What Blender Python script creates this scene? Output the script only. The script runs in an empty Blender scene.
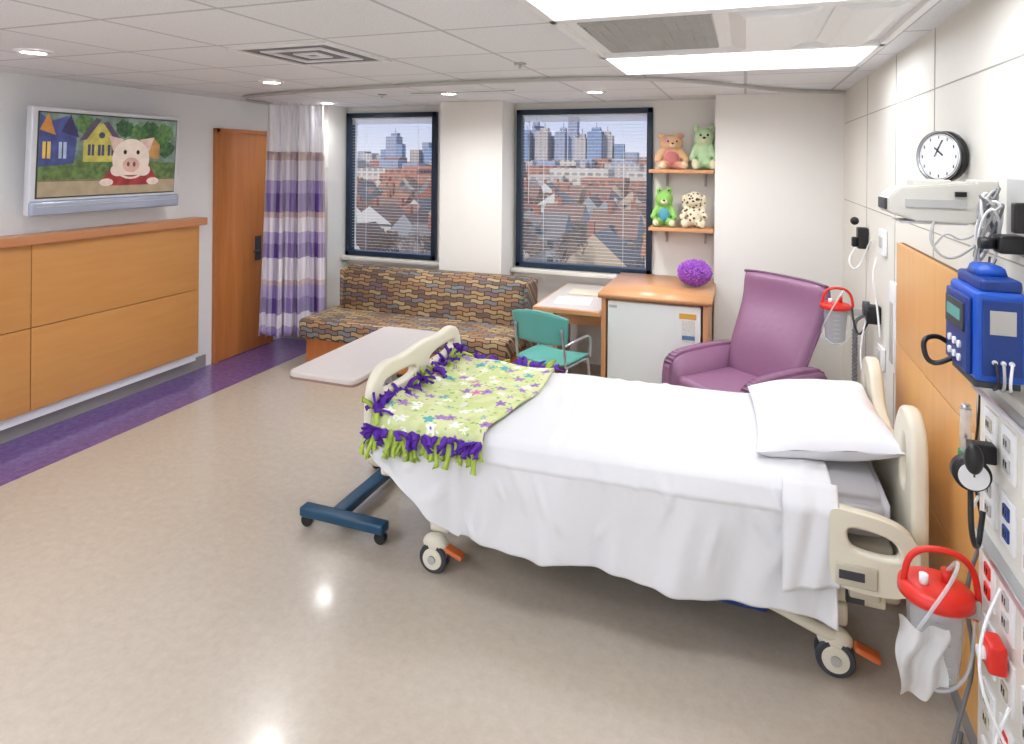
import bpy, bmesh, math, random
from mathutils import Vector, Matrix, Euler
random.seed(7)
S=bpy.context.scene
COL=S.collection
try:
    S.view_settings.view_transform='Standard'
    S.view_settings.look='None'
    S.view_settings.exposure=0.22
except Exception as e: print(e)

# ------------------------------------------------------------ materials
def lin(c):
    r=[]
    for v in c[:3]:
        v=v/255.0
        r.append(v/12.92 if v<=.04045 else ((v+.055)/1.055)**2.4)
    return (r[0],r[1],r[2],1.0)
def base(name,rough=.5,metal=0.0):
    m=bpy.data.materials.new(name); m.use_nodes=True
    nt=m.node_tree; b=nt.nodes['Principled BSDF']
    b.inputs['Roughness'].default_value=rough; b.inputs['Metallic'].default_value=metal
    return m,nt,b
def node(nt,t,**kw):
    n=nt.nodes.new(t)
    for k,v in kw.items():
        if k in n.inputs.keys(): n.inputs[k].default_value=v
        else: setattr(n,k,v)
    return n
def mixc(nt,fac,a,b,mode='MIX'):
    n=nt.nodes.new('ShaderNodeMix'); n.data_type='RGBA'; n.blend_type=mode
    def put(sock,v):
        if hasattr(v,'default_value') or hasattr(v,'links'): nt.links.new(v,sock)
        else: sock.default_value=v
    put(n.inputs[0],fac); put(n.inputs[6],a); put(n.inputs[7],b)
    return n.outputs[2]
def coords(nt,kind='Object',scale=(1,1,1)):
    tc=nt.nodes.new('ShaderNodeTexCoord'); mp=nt.nodes.new('ShaderNodeMapping')
    mp.inputs['Scale'].default_value=scale
    nt.links.new(tc.outputs[kind],mp.inputs[0]); return mp.outputs[0]
def ramp(nt,fac,stops,interp='LINEAR'):
    r=nt.nodes.new('ShaderNodeValToRGB'); r.color_ramp.interpolation=interp
    e=r.color_ramp.elements
    while len(e)<len(stops): e.new(.5)
    for i,(p,c) in enumerate(stops): e[i].position=p; e[i].color=c
    nt.links.new(fac,r.inputs[0]); return r.outputs[0]
def dk(c,f): return (min(c[0]*f,1),min(c[1]*f,1),min(c[2]*f,1),1)
def M(name,col,rough=.5,metal=0.0,var=.08,scale=6,bump=0.0,bscale=60,coat=0):
    m,nt,b=base(name,rough,metal); c=lin(col)
    v=coords(nt)
    n=node(nt,'ShaderNodeTexNoise',Scale=scale,Detail=3.0); nt.links.new(v,n.inputs['Vector'])
    nt.links.new(mixc(nt,n.outputs[0],dk(c,1-var),dk(c,1+var)),b.inputs['Base Color'])
    if bump:
        n2=node(nt,'ShaderNodeTexNoise',Scale=bscale,Detail=2.0); nt.links.new(v,n2.inputs['Vector'])
        bp=node(nt,'ShaderNodeBump',Strength=bump,Distance=.01); nt.links.new(n2.outputs[0],bp.inputs['Height'])
        nt.links.new(bp.outputs[0],b.inputs['Normal'])
    if coat: b.inputs['Coat Weight'].default_value=coat
    return m
def wood(name,c1,c2,rough=.35,scale=(1,1,1)):
    m,nt,b=base(name,rough)
    v=coords(nt,'Object',scale)
    n=node(nt,'ShaderNodeTexNoise',Scale=6.0,Detail=6.0,Distortion=.3); nt.links.new(v,n.inputs['Vector'])
    nt.links.new(ramp(nt,n.outputs[0],[(.25,lin(c1)),(.75,lin(c2))]),b.inputs['Base Color'])
    return m
def emis(name,col,st,var=0.0,scale=40):
    m,nt,b=base(name); c=lin(col)
    b.inputs['Base Color'].default_value=c if st>2 else dk(c,.15)
    b.inputs['Emission Color'].default_value=c; b.inputs['Emission Strength'].default_value=st
    if var:
        v=coords(nt); n=node(nt,'ShaderNodeTexNoise',Scale=scale,Detail=4.0); nt.links.new(v,n.inputs['Vector'])
        nt.links.new(ramp(nt,n.outputs[0],[(.35,dk(c,1-var)),(.65,dk(c,1+var))]),b.inputs['Emission Color'])
    return m
def clear(name,col,op=.3,rough=.1):
    m,nt,b=base(name,rough); b.inputs['Base Color'].default_value=lin(col)
    b.inputs['Alpha'].default_value=op; return m

m_wl=M('paint_white',(236,237,239),.6,var=.01,bump=.03)
m_wb=M('paint_cream',(238,235,229),.6,var=.01,bump=.03)
m_wr=M('paint_warm',(233,229,218),.55,var=.01,bump=.03)
m_frame=M('window_frame_dark',(14,38,60),.35)
m_base=M('baseboard_rubber',(150,146,142),.5)
m_woodL=wood('maple_panel',(198,138,76),(206,148,86),.38,(1,.35,3))
m_woodR=wood('maple_headwall',(222,164,94),(230,174,104),.35,(1,3,.35))
m_rail=wood('rail_wood',(190,126,84),(204,142,98),.3,(1,.3,3))
m_door=wood('door_wood',(180,108,52),(196,124,66),.3,(1,3,.25))
m_desk=wood('desk_wood',(204,144,96),(218,162,114),.35,(.4,3,1))
m_black=M('black_plastic',(20,20,22),.4)
m_dark=M('dark_grey',(58,60,66),.5)
m_mid=M('mid_grey',(112,114,120),.5)
m_silver=M('brushed_metal',(196,198,202),.28,.9,var=.03)
m_greyp=M('grey_plastic',(184,182,178),.45)
m_white=M('white_plastic',(238,238,238),.35,var=.02)
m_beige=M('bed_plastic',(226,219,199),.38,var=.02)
m_beige2=M('bed_plastic_dark',(198,190,170),.45,var=.03)  # darker beige plastic for deck, frame parts and some sockets
m_sheet=M('cotton_sheet',(218,217,218),.9,var=.015,bump=.15,bscale=9)
m_pillow=M('pillow_cotton',(230,230,233),.9,var=.01,bump=.2,bscale=7)
m_matt=M('mattress',(198,198,204),.6,var=.02)
m_teal=M('teal_plastic',(96,172,162),.4)
m_tealm=M('teal_metal',(20,70,100),.35)
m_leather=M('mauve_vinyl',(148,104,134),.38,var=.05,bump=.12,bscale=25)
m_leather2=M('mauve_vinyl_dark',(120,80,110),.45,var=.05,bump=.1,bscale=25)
m_red=M('red_plastic',(222,44,30),.35)
m_orange=M('orange_plastic',(206,104,54),.4)
m_blue=M('blue_plastic',(24,84,190),.35)
m_blue2=M('blue_dark',(16,54,130),.4)
m_lam=M('laminate_top',(204,193,186),.35,var=.04,scale=30)
m_fridge=M('fridge_white',(236,238,234),.4,var=.02)
m_purple=M('purple_fleece',(88,36,156),.9,var=.25,scale=40,bump=.3)
m_lime=M('lime_fleece',(168,190,80),.9,var=.2,scale=40,bump=.3)
m_clear=clear('clear_plastic',(228,232,236),.42)
m_bag=clear('white_bag',(238,236,234),.6,.4)
m_glass=clear('window_glass',(200,215,225),.05,.02)
m_green=M('green_plastic',(40,140,80),.4)
m_cuff=M('rubber_grey',(120,120,124),.5)

def m_ceiling():
    m,nt,b=base('ceiling_tile',.8)
    v=coords(nt)
    br=nt.nodes.new('ShaderNodeTexBrick'); br.offset=0.0; br.squash=1.0
    br.inputs['Scale'].default_value=1.0; br.inputs['Mortar Size'].default_value=.010
    br.inputs['Brick Width'].default_value=.61; br.inputs['Row Height'].default_value=.61
    br.inputs['Color1'].default_value=lin((232,233,236)); br.inputs['Color2'].default_value=lin((227,229,232))
    br.inputs['Mortar'].default_value=lin((194,195,198)); nt.links.new(v,br.inputs['Vector'])
    n=node(nt,'ShaderNodeTexNoise',Scale=140.0,Detail=2.0); nt.links.new(v,n.inputs['Vector'])
    sp=ramp(nt,n.outputs[0],[(.30,(.75,.75,.75,1)),(.42,(1,1,1,1))])
    nt.links.new(mixc(nt,1.0,br.outputs['Color'],sp,'MULTIPLY'),b.inputs['Base Color'])
    return m
def m_floorf(name,c1,c2,rough):
    m,nt,b=base(name,rough)
    v=coords(nt)
    n=node(nt,'ShaderNodeTexNoise',Scale=22.0,Detail=10.0,Roughness=.75); nt.links.new(v,n.inputs['Vector'])
    c=ramp(nt,n.outputs[0],[(.35,lin(c1)),(.65,lin(c2))])
    nt.links.new(c,b.inputs['Base Color'])
    rr=ramp(nt,n.outputs[0],[(.3,(rough*.85,)*3+(1,)),(.7,(rough*1.15,)*3+(1,))]); nt.links.new(rr,b.inputs['Roughness'])
    b.inputs['Coat Weight'].default_value=.35; b.inputs['Coat Roughness'].default_value=.10
    return m
m_ceil=m_ceiling()
m_floor=m_floorf('vinyl_floor',(184,171,155),(193,181,165),.24)
m_stripe=m_floorf('vinyl_purple',(98,72,132),(124,98,154),.24)

def m_sofaf():
    m,nt,b=base('basket_weave_fabric',.85)
    tc=nt.nodes.new('ShaderNodeTexCoord'); sx=nt.nodes.new('ShaderNodeSeparateXYZ'); nt.links.new(tc.outputs['Object'],sx.inputs[0])
    ad=node(nt,'ShaderNodeMath',operation='ADD'); nt.links.new(sx.outputs[1],ad.inputs[0]); nt.links.new(sx.outputs[2],ad.inputs[1])
    wv=node(nt,'ShaderNodeMath',operation='MULTIPLY'); wv.inputs[1].default_value=2*math.pi/.13; nt.links.new(sx.outputs[0],wv.inputs[0])
    si=node(nt,'ShaderNodeMath',operation='SINE'); nt.links.new(wv.outputs[0],si.inputs[0])
    sm=node(nt,'ShaderNodeMath',operation='MULTIPLY'); sm.inputs[1].default_value=.007; nt.links.new(si.outputs[0],sm.inputs[0])
    a2=node(nt,'ShaderNodeMath',operation='ADD'); nt.links.new(ad.outputs[0],a2.inputs[0]); nt.links.new(sm.outputs[0],a2.inputs[1])
    cb=nt.nodes.new('ShaderNodeCombineXYZ'); nt.links.new(sx.outputs[0],cb.inputs[0]); nt.links.new(a2.outputs[0],cb.inputs[1])
    br=nt.nodes.new('ShaderNodeTexBrick'); br.offset=.5
    for k,v in (('Scale',1.0),('Mortar Size',.006),('Mortar Smooth',.4),('Brick Width',.13),('Row Height',.042)): br.inputs[k].default_value=v
    br.inputs['Color1'].default_value=(0,0,0,1); br.inputs['Color2'].default_value=(1,1,1,1); br.inputs['Mortar'].default_value=(.5,.5,.5,1)
    nt.links.new(cb.outputs[0],br.inputs['Vector'])
    cs=[(178,146,104),(122,104,104),(160,122,86),(124,126,128),(182,160,120),(112,92,80),(150,116,92),(164,138,96)]
    c=ramp(nt,br.outputs['Color'],[(i/8.0,lin(x)) for i,x in enumerate(cs)],'CONSTANT')
    c=mixc(nt,br.outputs['Fac'],c,lin((70,54,50)))
    nt.links.new(c,b.inputs['Base Color']); return m
m_sofa=m_sofaf()

def m_curt():
    m,nt,b=base('plaid_curtain',.8)
    tc=nt.nodes.new('ShaderNodeTexCoord'); sx=nt.nodes.new('ShaderNodeSeparateXYZ'); nt.links.new(tc.outputs['UV'],sx.inputs[0])
    W=lin((226,220,226)); L=lin((160,142,192)); P=lin((100,70,150)); T=lin((196,168,156))
    hb=ramp(nt,sx.outputs[1],[(0,L),(.05,W),(.12,P),(.2,L),(.27,T),(.3,W),(.42,P),(.5,L),(.56,W),(.64,T),(.67,P),(.77,L),(.84,W),(.95,T)],'CONSTANT')
    mm=node(nt,'ShaderNodeMath',operation='MULTIPLY'); mm.inputs[1].default_value=3.0; nt.links.new(sx.outputs[0],mm.inputs[0])
    fr=node(nt,'ShaderNodeMath',operation='FRACT'); nt.links.new(mm.outputs[0],fr.inputs[0])
    vb=ramp(nt,fr.outputs[0],[(0,W),(.3,L),(.45,W),(.6,P),(.75,T),(.8,W)],'CONSTANT')
    nt.links.new(mixc(nt,.36,hb,vb),b.inputs['Base Color']); return m
m_curtain=m_curt()
m_mesh=clear('curtain_mesh_top',(246,246,252),.85,.7)

def m_blank():
    m,nt,b=base('flower_fleece',.9)
    v=coords(nt)
    n=node(nt,'ShaderNodeTexNoise',Scale=12.0); nt.links.new(v,n.inputs['Vector'])
    vv=mixc(nt,.05,v,n.outputs[1],'ADD')
    bg=ramp(nt,n.outputs[0],[(.45,lin((198,206,140))),(.55,lin((210,214,162)))])
    vo2=node(nt,'ShaderNodeTexVoronoi',Scale=26.0); nt.links.new(vv,vo2.inputs['Vector'])
    st=ramp(nt,vo2.outputs['Distance'],[(.18,(1,1,1,1)),(.27,(0,0,0,1))])
    bg=mixc(nt,st,bg,lin((132,174,92)))
    vo=node(nt,'ShaderNodeTexVoronoi',Scale=13.0); nt.links.new(vv,vo.inputs['Vector'])
    sb=node(nt,'ShaderNodeVectorMath',operation='SUBTRACT'); nt.links.new(vv,sb.inputs[0]); nt.links.new(vo.outputs['Position'],sb.inputs[1])
    sp=nt.nodes.new('ShaderNodeSeparateXYZ'); nt.links.new(sb.outputs[0],sp.inputs[0])
    at=node(nt,'ShaderNodeMath',operation='ARCTAN2'); nt.links.new(sp.outputs[1],at.inputs[0]); nt.links.new(sp.outputs[0],at.inputs[1])
    m5=node(nt,'ShaderNodeMath',operation='MULTIPLY'); m5.inputs[1].default_value=5; nt.links.new(at.outputs[0],m5.inputs[0])
    cs=node(nt,'ShaderNodeMath',operation='COSINE'); nt.links.new(m5.outputs[0],cs.inputs[0])
    ml=node(nt,'ShaderNodeMath',operation='MULTIPLY'); ml.inputs[1].default_value=.09; nt.links.new(cs.outputs[0],ml.inputs[0])
    dd=node(nt,'ShaderNodeMath',operation='ADD'); nt.links.new(vo.outputs['Distance'],dd.inputs[0]); nt.links.new(ml.outputs[0],dd.inputs[1])
    sx=nt.nodes.new('ShaderNodeSeparateColor'); nt.links.new(vo.outputs['Color'],sx.inputs[0])
    fl=ramp(nt,sx.outputs[0],[(0,lin((236,238,228))),(.24,lin((160,120,184))),(.42,lin((236,238,228))),(.56,lin((206,120,160))),(.70,lin((90,168,170))),(.80,lin((150,110,180)))],'CONSTANT')
    msk=ramp(nt,dd.outputs[0],[(.34,(1,1,1,1)),(.39,(0,0,0,1))])
    c=mixc(nt,msk,bg,fl)
    ctr=ramp(nt,vo.outputs['Distance'],[(.09,(1,1,1,1)),(.12,(0,0,0,1))])
    c=mixc(nt,ctr,c,lin((130,80,160)))
    nt.links.new(c,b.inputs['Base Color']); return m
m_blanket=m_blank()

def facade(name,wall,win,bw,bh,rough=.8):
    m,nt,b=base(name,rough)
    tc=nt.nodes.new('ShaderNodeTexCoord'); sx=nt.nodes.new('ShaderNodeSeparateXYZ'); nt.links.new(tc.outputs['Object'],sx.inputs[0])
    ad=node(nt,'ShaderNodeMath',operation='ADD'); nt.links.new(sx.outputs[0],ad.inputs[0]); nt.links.new(sx.outputs[1],ad.inputs[1])
    cb=nt.nodes.new('ShaderNodeCombineXYZ'); nt.links.new(ad.outputs[0],cb.inputs[0]); nt.links.new(sx.outputs[2],cb.inputs[1])
    br=nt.nodes.new('ShaderNodeTexBrick'); br.offset=0
    for k,v in (('Scale',1.0),('Mortar Size',bh*.24),('Brick Width',bw),('Row Height',bh)): br.inputs[k].default_value=v
    w=lin(win)
    br.inputs['Color1'].default_value=w; br.inputs['Color2'].default_value=dk(w,1.5); br.inputs['Mortar'].default_value=lin(wall)
    nt.links.new(cb.outputs[0],br.inputs['Vector']); nt.links.new(br.outputs['Color'],b.inputs['Base Color']); return m

# ------------------------------------------------------------ mesh helpers
def link(name,me,mats=None,smooth=False):
    o=bpy.data.objects.new(name,me); COL.objects.link(o)
    if mats:
        for m in (mats if isinstance(mats,(list,tuple)) else [mats]): me.materials.append(m)
    if smooth:
        for p in me.polygons: p.use_smooth=True
    return o
def frombm(name,bm,m,smooth=False,norm=True):
    if norm: bmesh.ops.recalc_face_normals(bm,faces=bm.faces)
    me=bpy.data.meshes.new(name); bm.to_mesh(me); bm.free()
    return link(name,me,m,smooth)
def box(n,x0,x1,y0,y1,z0,z1,m,bev=0.0,seg=3,rot=None,smooth=None):
    bm=bmesh.new(); bmesh.ops.create_cube(bm,size=1)
    c=Vector(((x0+x1)/2,(y0+y1)/2,(z0+z1)/2)); s=(abs(x1-x0),abs(y1-y0),abs(z1-z0))
    for v in bm.verts: v.co=Vector((v.co.x*s[0],v.co.y*s[1],v.co.z*s[2]))
    if bev: bmesh.ops.bevel(bm,geom=bm.edges[:],offset=min(bev,min(s)*.49),segments=seg,affect='EDGES',profile=.6)
    R=Euler(rot).to_matrix() if rot else Matrix.Identity(3)
    for v in bm.verts: v.co=R@v.co+c
    return frombm(n,bm,m,smooth=bool(bev) if smooth is None else smooth)
def cyl(n,p,r,h,m,axis='Z',r2=None,seg=32,bev=0.0):
    bm=bmesh.new(); bmesh.ops.create_cone(bm,cap_ends=True,segments=seg,radius1=r,radius2=r if r2 is None else r2,depth=h)
    if bev:
        es=[e for e in bm.edges if len(e.link_faces)==2 and any(len(f.verts)>4 for f in e.link_faces)]
        bmesh.ops.bevel(bm,geom=es,offset=bev,segments=3,affect='EDGES')
    R={'Z':Matrix.Identity(3),'X':Matrix.Rotation(math.pi/2,3,'Y'),'Y':Matrix.Rotation(-math.pi/2,3,'X')}[axis]
    for v in bm.verts: v.co=R@v.co+Vector(p)
    o=frombm(n,bm,m)
    for f in o.data.polygons: f.use_smooth=len(f.vertices)<=4
    return o
def ball(n,p,r,m,seg=24):
    if not isinstance(r,(tuple,list)): r=(r,r,r)
    bm=bmesh.new(); bmesh.ops.create_uvsphere(bm,u_segments=seg,v_segments=seg//2,radius=1)
    for v in bm.verts: v.co=Vector((v.co.x*r[0]+p[0],v.co.y*r[1]+p[1],v.co.z*r[2]+p[2]))
    return frombm(n,bm,m,True)
def lathe(n,p,prof,m,seg=32,axis='Z'):
    bm=bmesh.new(); rings=[]
    for (r,z) in prof:
        rings.append([bm.verts.new((r*math.cos(2*math.pi*i/seg),r*math.sin(2*math.pi*i/seg),z)) for i in range(seg)])
    for a,b in zip(rings[:-1],rings[1:]):
        for i in range(seg): bm.faces.new((a[i],a[(i+1)%seg],b[(i+1)%seg],b[i]))
    R={'Z':Matrix.Identity(3),'X':Matrix.Rotation(math.pi/2,3,'Y'),'Y':Matrix.Rotation(-math.pi/2,3,'X')}[axis]
    for v in bm.verts: v.co=R@v.co+Vector(p)
    return frombm(n,bm,m,True)
def chaikin(pts,it=3,closed=False):
    pts=[tuple(p) for p in pts]
    for _ in range(it):
        out=[]; L=len(pts)
        rng=range(L) if closed else range(L-1)
        if not closed: out.append(pts[0])
        for i in rng:
            a=pts[i]; b=pts[(i+1)%L]
            out.append(tuple(a[k]*.75+b[k]*.25 for k in range(len(a))))
            out.append(tuple(a[k]*.25+b[k]*.75 for k in range(len(a))))
        if not closed: out.append(pts[-1])
        pts=out
    return pts
def cu2mesh(n,cu,m,fn=None,smooth=True):
    o=bpy.data.objects.new('tmp_'+n,cu); COL.objects.link(o)
    dg=bpy.context.evaluated_depsgraph_get(); dg.update()
    me=bpy.data.meshes.new_from_object(o.evaluated_get(dg)); me.name=n
    bpy.data.objects.remove(o)
    if fn:
        for v in me.vertices: v.co=fn(v.co)
    me.materials.clear()
    bm=bmesh.new(); bm.from_mesh(me); bmesh.ops.remove_doubles(bm,verts=bm.verts,dist=1e-5)
    bmesh.ops.recalc_face_normals(bm,faces=bm.faces); bm.to_mesh(me); bm.free()
    return link(n,me,m,smooth)
def tube(n,pts,r,m,closed=False,it=3,res=4):
    pts=chaikin(pts,it,closed) if it else pts
    cu=bpy.data.curves.new(n,'CURVE'); cu.dimensions='3D'; cu.bevel_depth=r; cu.bevel_resolution=res; cu.use_fill_caps=True
    sp=cu.splines.new('POLY'); sp.points.add(len(pts)-1)
    for i,p in enumerate(pts): sp.points[i].co=(p[0],p[1],p[2],1)
    sp.use_cyclic_u=closed
    return cu2mesh(n,cu,m)
def plate(n,outer,holes,th,m,axis,pos,bev=.006,it=3):
    cu=bpy.data.curves.new(n,'CURVE'); cu.dimensions='2D'; cu.fill_mode='BOTH'; cu.extrude=max(th/2-bev,.0005); cu.bevel_depth=bev; cu.bevel_resolution=2
    for k,pl in enumerate([outer]+list(holes)):
        q=chaikin(pl,it,True) if it else pl
        sp=cu.splines.new('POLY'); sp.points.add(len(q)-1); sp.use_cyclic_u=True
        for i,p in enumerate(q): sp.points[i].co=(p[0],p[1],0,1)
    if axis=='X': f=lambda c:Vector((pos+c.z,c.x,c.y))
    elif axis=='Y': f=lambda c:Vector((c.x,pos+c.z,c.y))
    else: f=lambda c:Vector((c.x,c.y,pos+c.z))
    return cu2mesh(n,cu,m,f,smooth=False)
def rrect(a0,a1,b0,b1,r=.03):
    o=[]
    for cx,cy,s in ((a1-r,b1-r,0),(a0+r,b1-r,90),(a0+r,b0+r,180),(a1-r,b0+r,270)):
        for k in range(5):
            t=math.radians(s+k*22.5); o.append((cx+r*math.cos(t),cy+r*math.sin(t)))
    return o
def grid(n,nu,nv,f,m,thick=0.0,smooth=True):
    bm=bmesh.new(); uvl=bm.loops.layers.uv.new('UVMap')
    V=[[bm.verts.new(f(i/nu,j/nv)) for j in range(nv+1)] for i in range(nu+1)]
    for i in range(nu):
        for j in range(nv):
            fc=bm.faces.new((V[i][j],V[i+1][j],V[i+1][j+1],V[i][j+1]))
            for l,(a,b) in zip(fc.loops,((i,j),(i+1,j),(i+1,j+1),(i,j+1))): l[uvl].uv=(a/nu,b/nv)
    o=frombm(n,bm,m,smooth)
    if thick:
        md=o.modifiers.new('solid','SOLIDIFY'); md.thickness=thick; md.offset=0
    return o
def rawmesh(n,vs,fs,m,smooth=False):
    me=bpy.data.meshes.new(n); me.from_pydata([tuple(v) for v in vs],[],fs); me.update()
    return link(n,me,m,smooth)
def boxes(n,lst,m):
    vs=[];fs=[]
    for (x0,x1,y0,y1,z0,z1) in lst:
        k=len(vs); vs+=[(x0,y0,z0),(x1,y0,z0),(x1,y1,z0),(x0,y1,z0),(x0,y0,z1),(x1,y0,z1),(x1,y1,z1),(x0,y1,z1)]
        fs+=[tuple(k+i for i in f) for f in ((0,1,5,4),(1,2,6,5),(2,3,7,6),(3,0,4,7),(4,5,6,7),(3,2,1,0))]
    return rawmesh(n,vs,fs,m)
def prism(n,pts,axis,a0,a1,m,bev=0.0,seg=3,smooth=None):
    bm=bmesh.new()
    mk={'X':lambda p,a:(a,p[0],p[1]),'Y':lambda p,a:(p[0],a,p[1]),'Z':lambda p,a:(p[0],p[1],a)}[axis]
    A=[bm.verts.new(mk(p,a0)) for p in pts]; B=[bm.verts.new(mk(p,a1)) for p in pts]
    bm.faces.new(A); bm.faces.new(B[::-1])
    for i in range(len(pts)): bm.faces.new((A[i],A[(i+1)%len(pts)],B[(i+1)%len(pts)],B[i]))
    bmesh.ops.recalc_face_normals(bm,faces=bm.faces)
    if bev: bmesh.ops.bevel(bm,geom=bm.edges[:],offset=bev,segments=seg,affect='EDGES')
    return frombm(n,bm,m,bool(bev) if smooth is None else smooth)
def group(name,parts,loc=None,rotz=0.0,rot=None,scale=1.0):
    e=bpy.data.objects.new(name,None); COL.objects.link(e); e.empty_display_size=.1
    if loc is not None:
        e.location=loc; e.rotation_euler=rot if rot else (0,0,rotz); e.scale=(scale,)*3
        for p in parts: p.parent=e
    else:
        bb=[v.co for p in parts for v in p.data.vertices]
        mn=Vector((min(b.x for b in bb),min(b.y for b in bb),min(b.z for b in bb))); mx=Vector((max(b.x for b in bb),max(b.y for b in bb),max(b.z for b in bb)))
        e.location=((mn.x+mx.x)/2,(mn.y+mx.y)/2,mn.z)
        for p in parts:
            p.parent=e; p.matrix_parent_inverse=Matrix.Translation(-Vector(e.location))
    return e

# ------------------------------------------------------------ ROOM
H=2.45; XL=-4.6; XR=.72; YB=5.85; YN=-2.4
box('floor',-4.0,XR+.13,YN-.1,6.0,-.1,0,m_floor)
box('trim_1',-4.75,-4.0,YN-.1,6.0,-.1,0,m_stripe)
box('ceiling',-4.75,XR+.13,YN-.1,6.0,H,H+.1,m_ceil)
box('wall_left',-4.75,XL,YN-.1,6.0,0,H,m_wl)
box('wall_right',XR,XR+.13,YN-.1,6.0,0,H,m_wr)
box('wall_near',XL,XR,YN-.1,YN,0,H,m_wl)
W1=(-4.02,-2.947); W2=(-2.08,-.781); WZ=(.87,2.385)
bk=[box('under_windows',XL,XR,YB,6.0,0,WZ[0],m_wb),box('over_windows',XL,XR,YB,6.0,WZ[1],H,m_wb),
    box('seg_left',XL,W1[0],YB,6.0,WZ[0],WZ[1],m_wb),box('seg_mid',W1[1],W2[0],YB,6.0,WZ[0],WZ[1],m_wb),box('seg_right',W2[1],XR,YB,6.0,WZ[0],WZ[1],m_wb)]
group('wall_back',bk)
box('wall_back_column',-2.75,-2.11,5.5,YB,0,H,m_wb); box('wall_back_right',-.23,XR,5.5,YB,0,H,m_wb); box('wall_back_left',XL,-4.03,5.5,YB,0,H,m_wb)
for i,(a,b) in enumerate((W1,W2)):
    z0,z1=WZ; f=.05; y0,y1=5.80,5.9
    P=[box('frame_left',a,a+f,y0,y1,z0,z1,m_frame,.006),box('frame_right',b-f,b,y0,y1,z0,z1,m_frame,.006),
       box('frame_bottom',a,b,y0,y1,z0,z0+f,m_frame,.006),box('frame_top',a,b,y0,y1,z1-f,z1,m_frame,.006),
       box('glass',a+f,b-f,5.875,5.881,z0+f,z1-f,m_glass)]
    sl=[]
    for k in range(9): sl.append((a+f,b-f,5.84,5.865,z1-f-.012-k*.007,z1-f-.0095-k*.007))
    P.append(boxes('blind_stack',sl,m_white))
    sl=[]; zz=z1-f-.10
    while zz>z0+f+.02: sl.append((a+f,b-f,5.85,5.853,zz,zz+.0022)); zz-=.032
    P.append(boxes('blind_slats',sl,m_white))
    for q in (.18,.82):
        xx=a+f+(b-a-2*f)*q; P.append(box('ladder_cord_%d'%int(q*100),xx-.0012,xx+.0012,5.848,5.85,z0+f,z1-f,m_white))
    P.append(box('blind_headrail',a+f,b-f,5.835,5.87,z1-f-.012,z1-f,m_white))
    P.append(cyl('blind_wand',(a+f+.07,5.83,z1-.5),.003,.8,m_white,seg=8))
    group('window_%d'%(i+1),P)
m_sill=M('sill',(230,224,214),.4)
box('trim_2',-4.02,-2.76,5.72,5.80,.83,.865,m_sill,.004)
box('trim_3',-2.10,-.24,5.72,5.80,.83,.865,m_sill,.004)
box('baseboard_left',XL,XL+.012,YN,4.48,0,.11,m_base)
box('baseboard_right',XR-.012,XR,2.3,5.5,0,.11,m_base)
box('baseboard_back',-4.6,-4.03,5.488,5.5,0,.11,m_base)
jm=M('joint_line',(178,173,162),.8)  # slightly darker tone of the wall panel joints
J=[]
for k,z in enumerate((2.2,1.62)): J.append(box('h_%d'%k,XR-.002,XR,1.0,5.45,z,z+.005,jm))
for k,y in enumerate((1.9,3.0,3.7,4.5)): J.append(box('v_%d'%k,XR-.002,XR,y,y+.005,.12,H-.001,jm))
group('trim_4',J)
D=[box('leaf',XL,XL+.035,4.6,5.28,0.005,2.13,m_door,.003),
   box('jamb_left',XL,XL+.045,4.555,4.6,0,2.17,m_door,.003),box('jamb_right',XL,XL+.045,5.28,5.325,0,2.17,m_door,.003),
   box('jamb_top',XL,XL+.045,4.555,5.325,2.13,2.17,m_door,.003),
   box('lock_plate',XL+.035,XL+.045,5.06,5.14,.88,1.12,m_dark,.004),
   tube('lever',[(XL+.045,5.10,.98),(XL+.09,5.10,.98),(XL+.09,4.99,.98)],.01,m_dark)]
group('door_1',D)
wf=XL+.10
gap=M('groove',(130,92,56),.8)
P=[box('backing',XL,wf-.02,.2,4.29,.18,1.31,gap)]
for k,(a,b) in enumerate(((2.913,4.29),(1.51,2.907),(.2,1.504))):
    P.append(box('panel_low_%d'%k,wf-.02,wf,a,b,.18,.737,m_woodL,.002))
    P.append(box('panel_high_%d'%k,wf-.02,wf,a,b,.743,1.305,m_woodL,.002))
P.append(box('end_panel',XL,wf,4.29,4.31,.18,1.305,m_woodL))
P.append(box('top_rail',XL,wf+.045,.15,4.36,1.305,1.37,m_rail,.006))
P.append(box('toe_panel',XL,XL+.07,.2,4.31,.11,.18,m_wl))
group('wood_wainscot',P)

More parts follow.
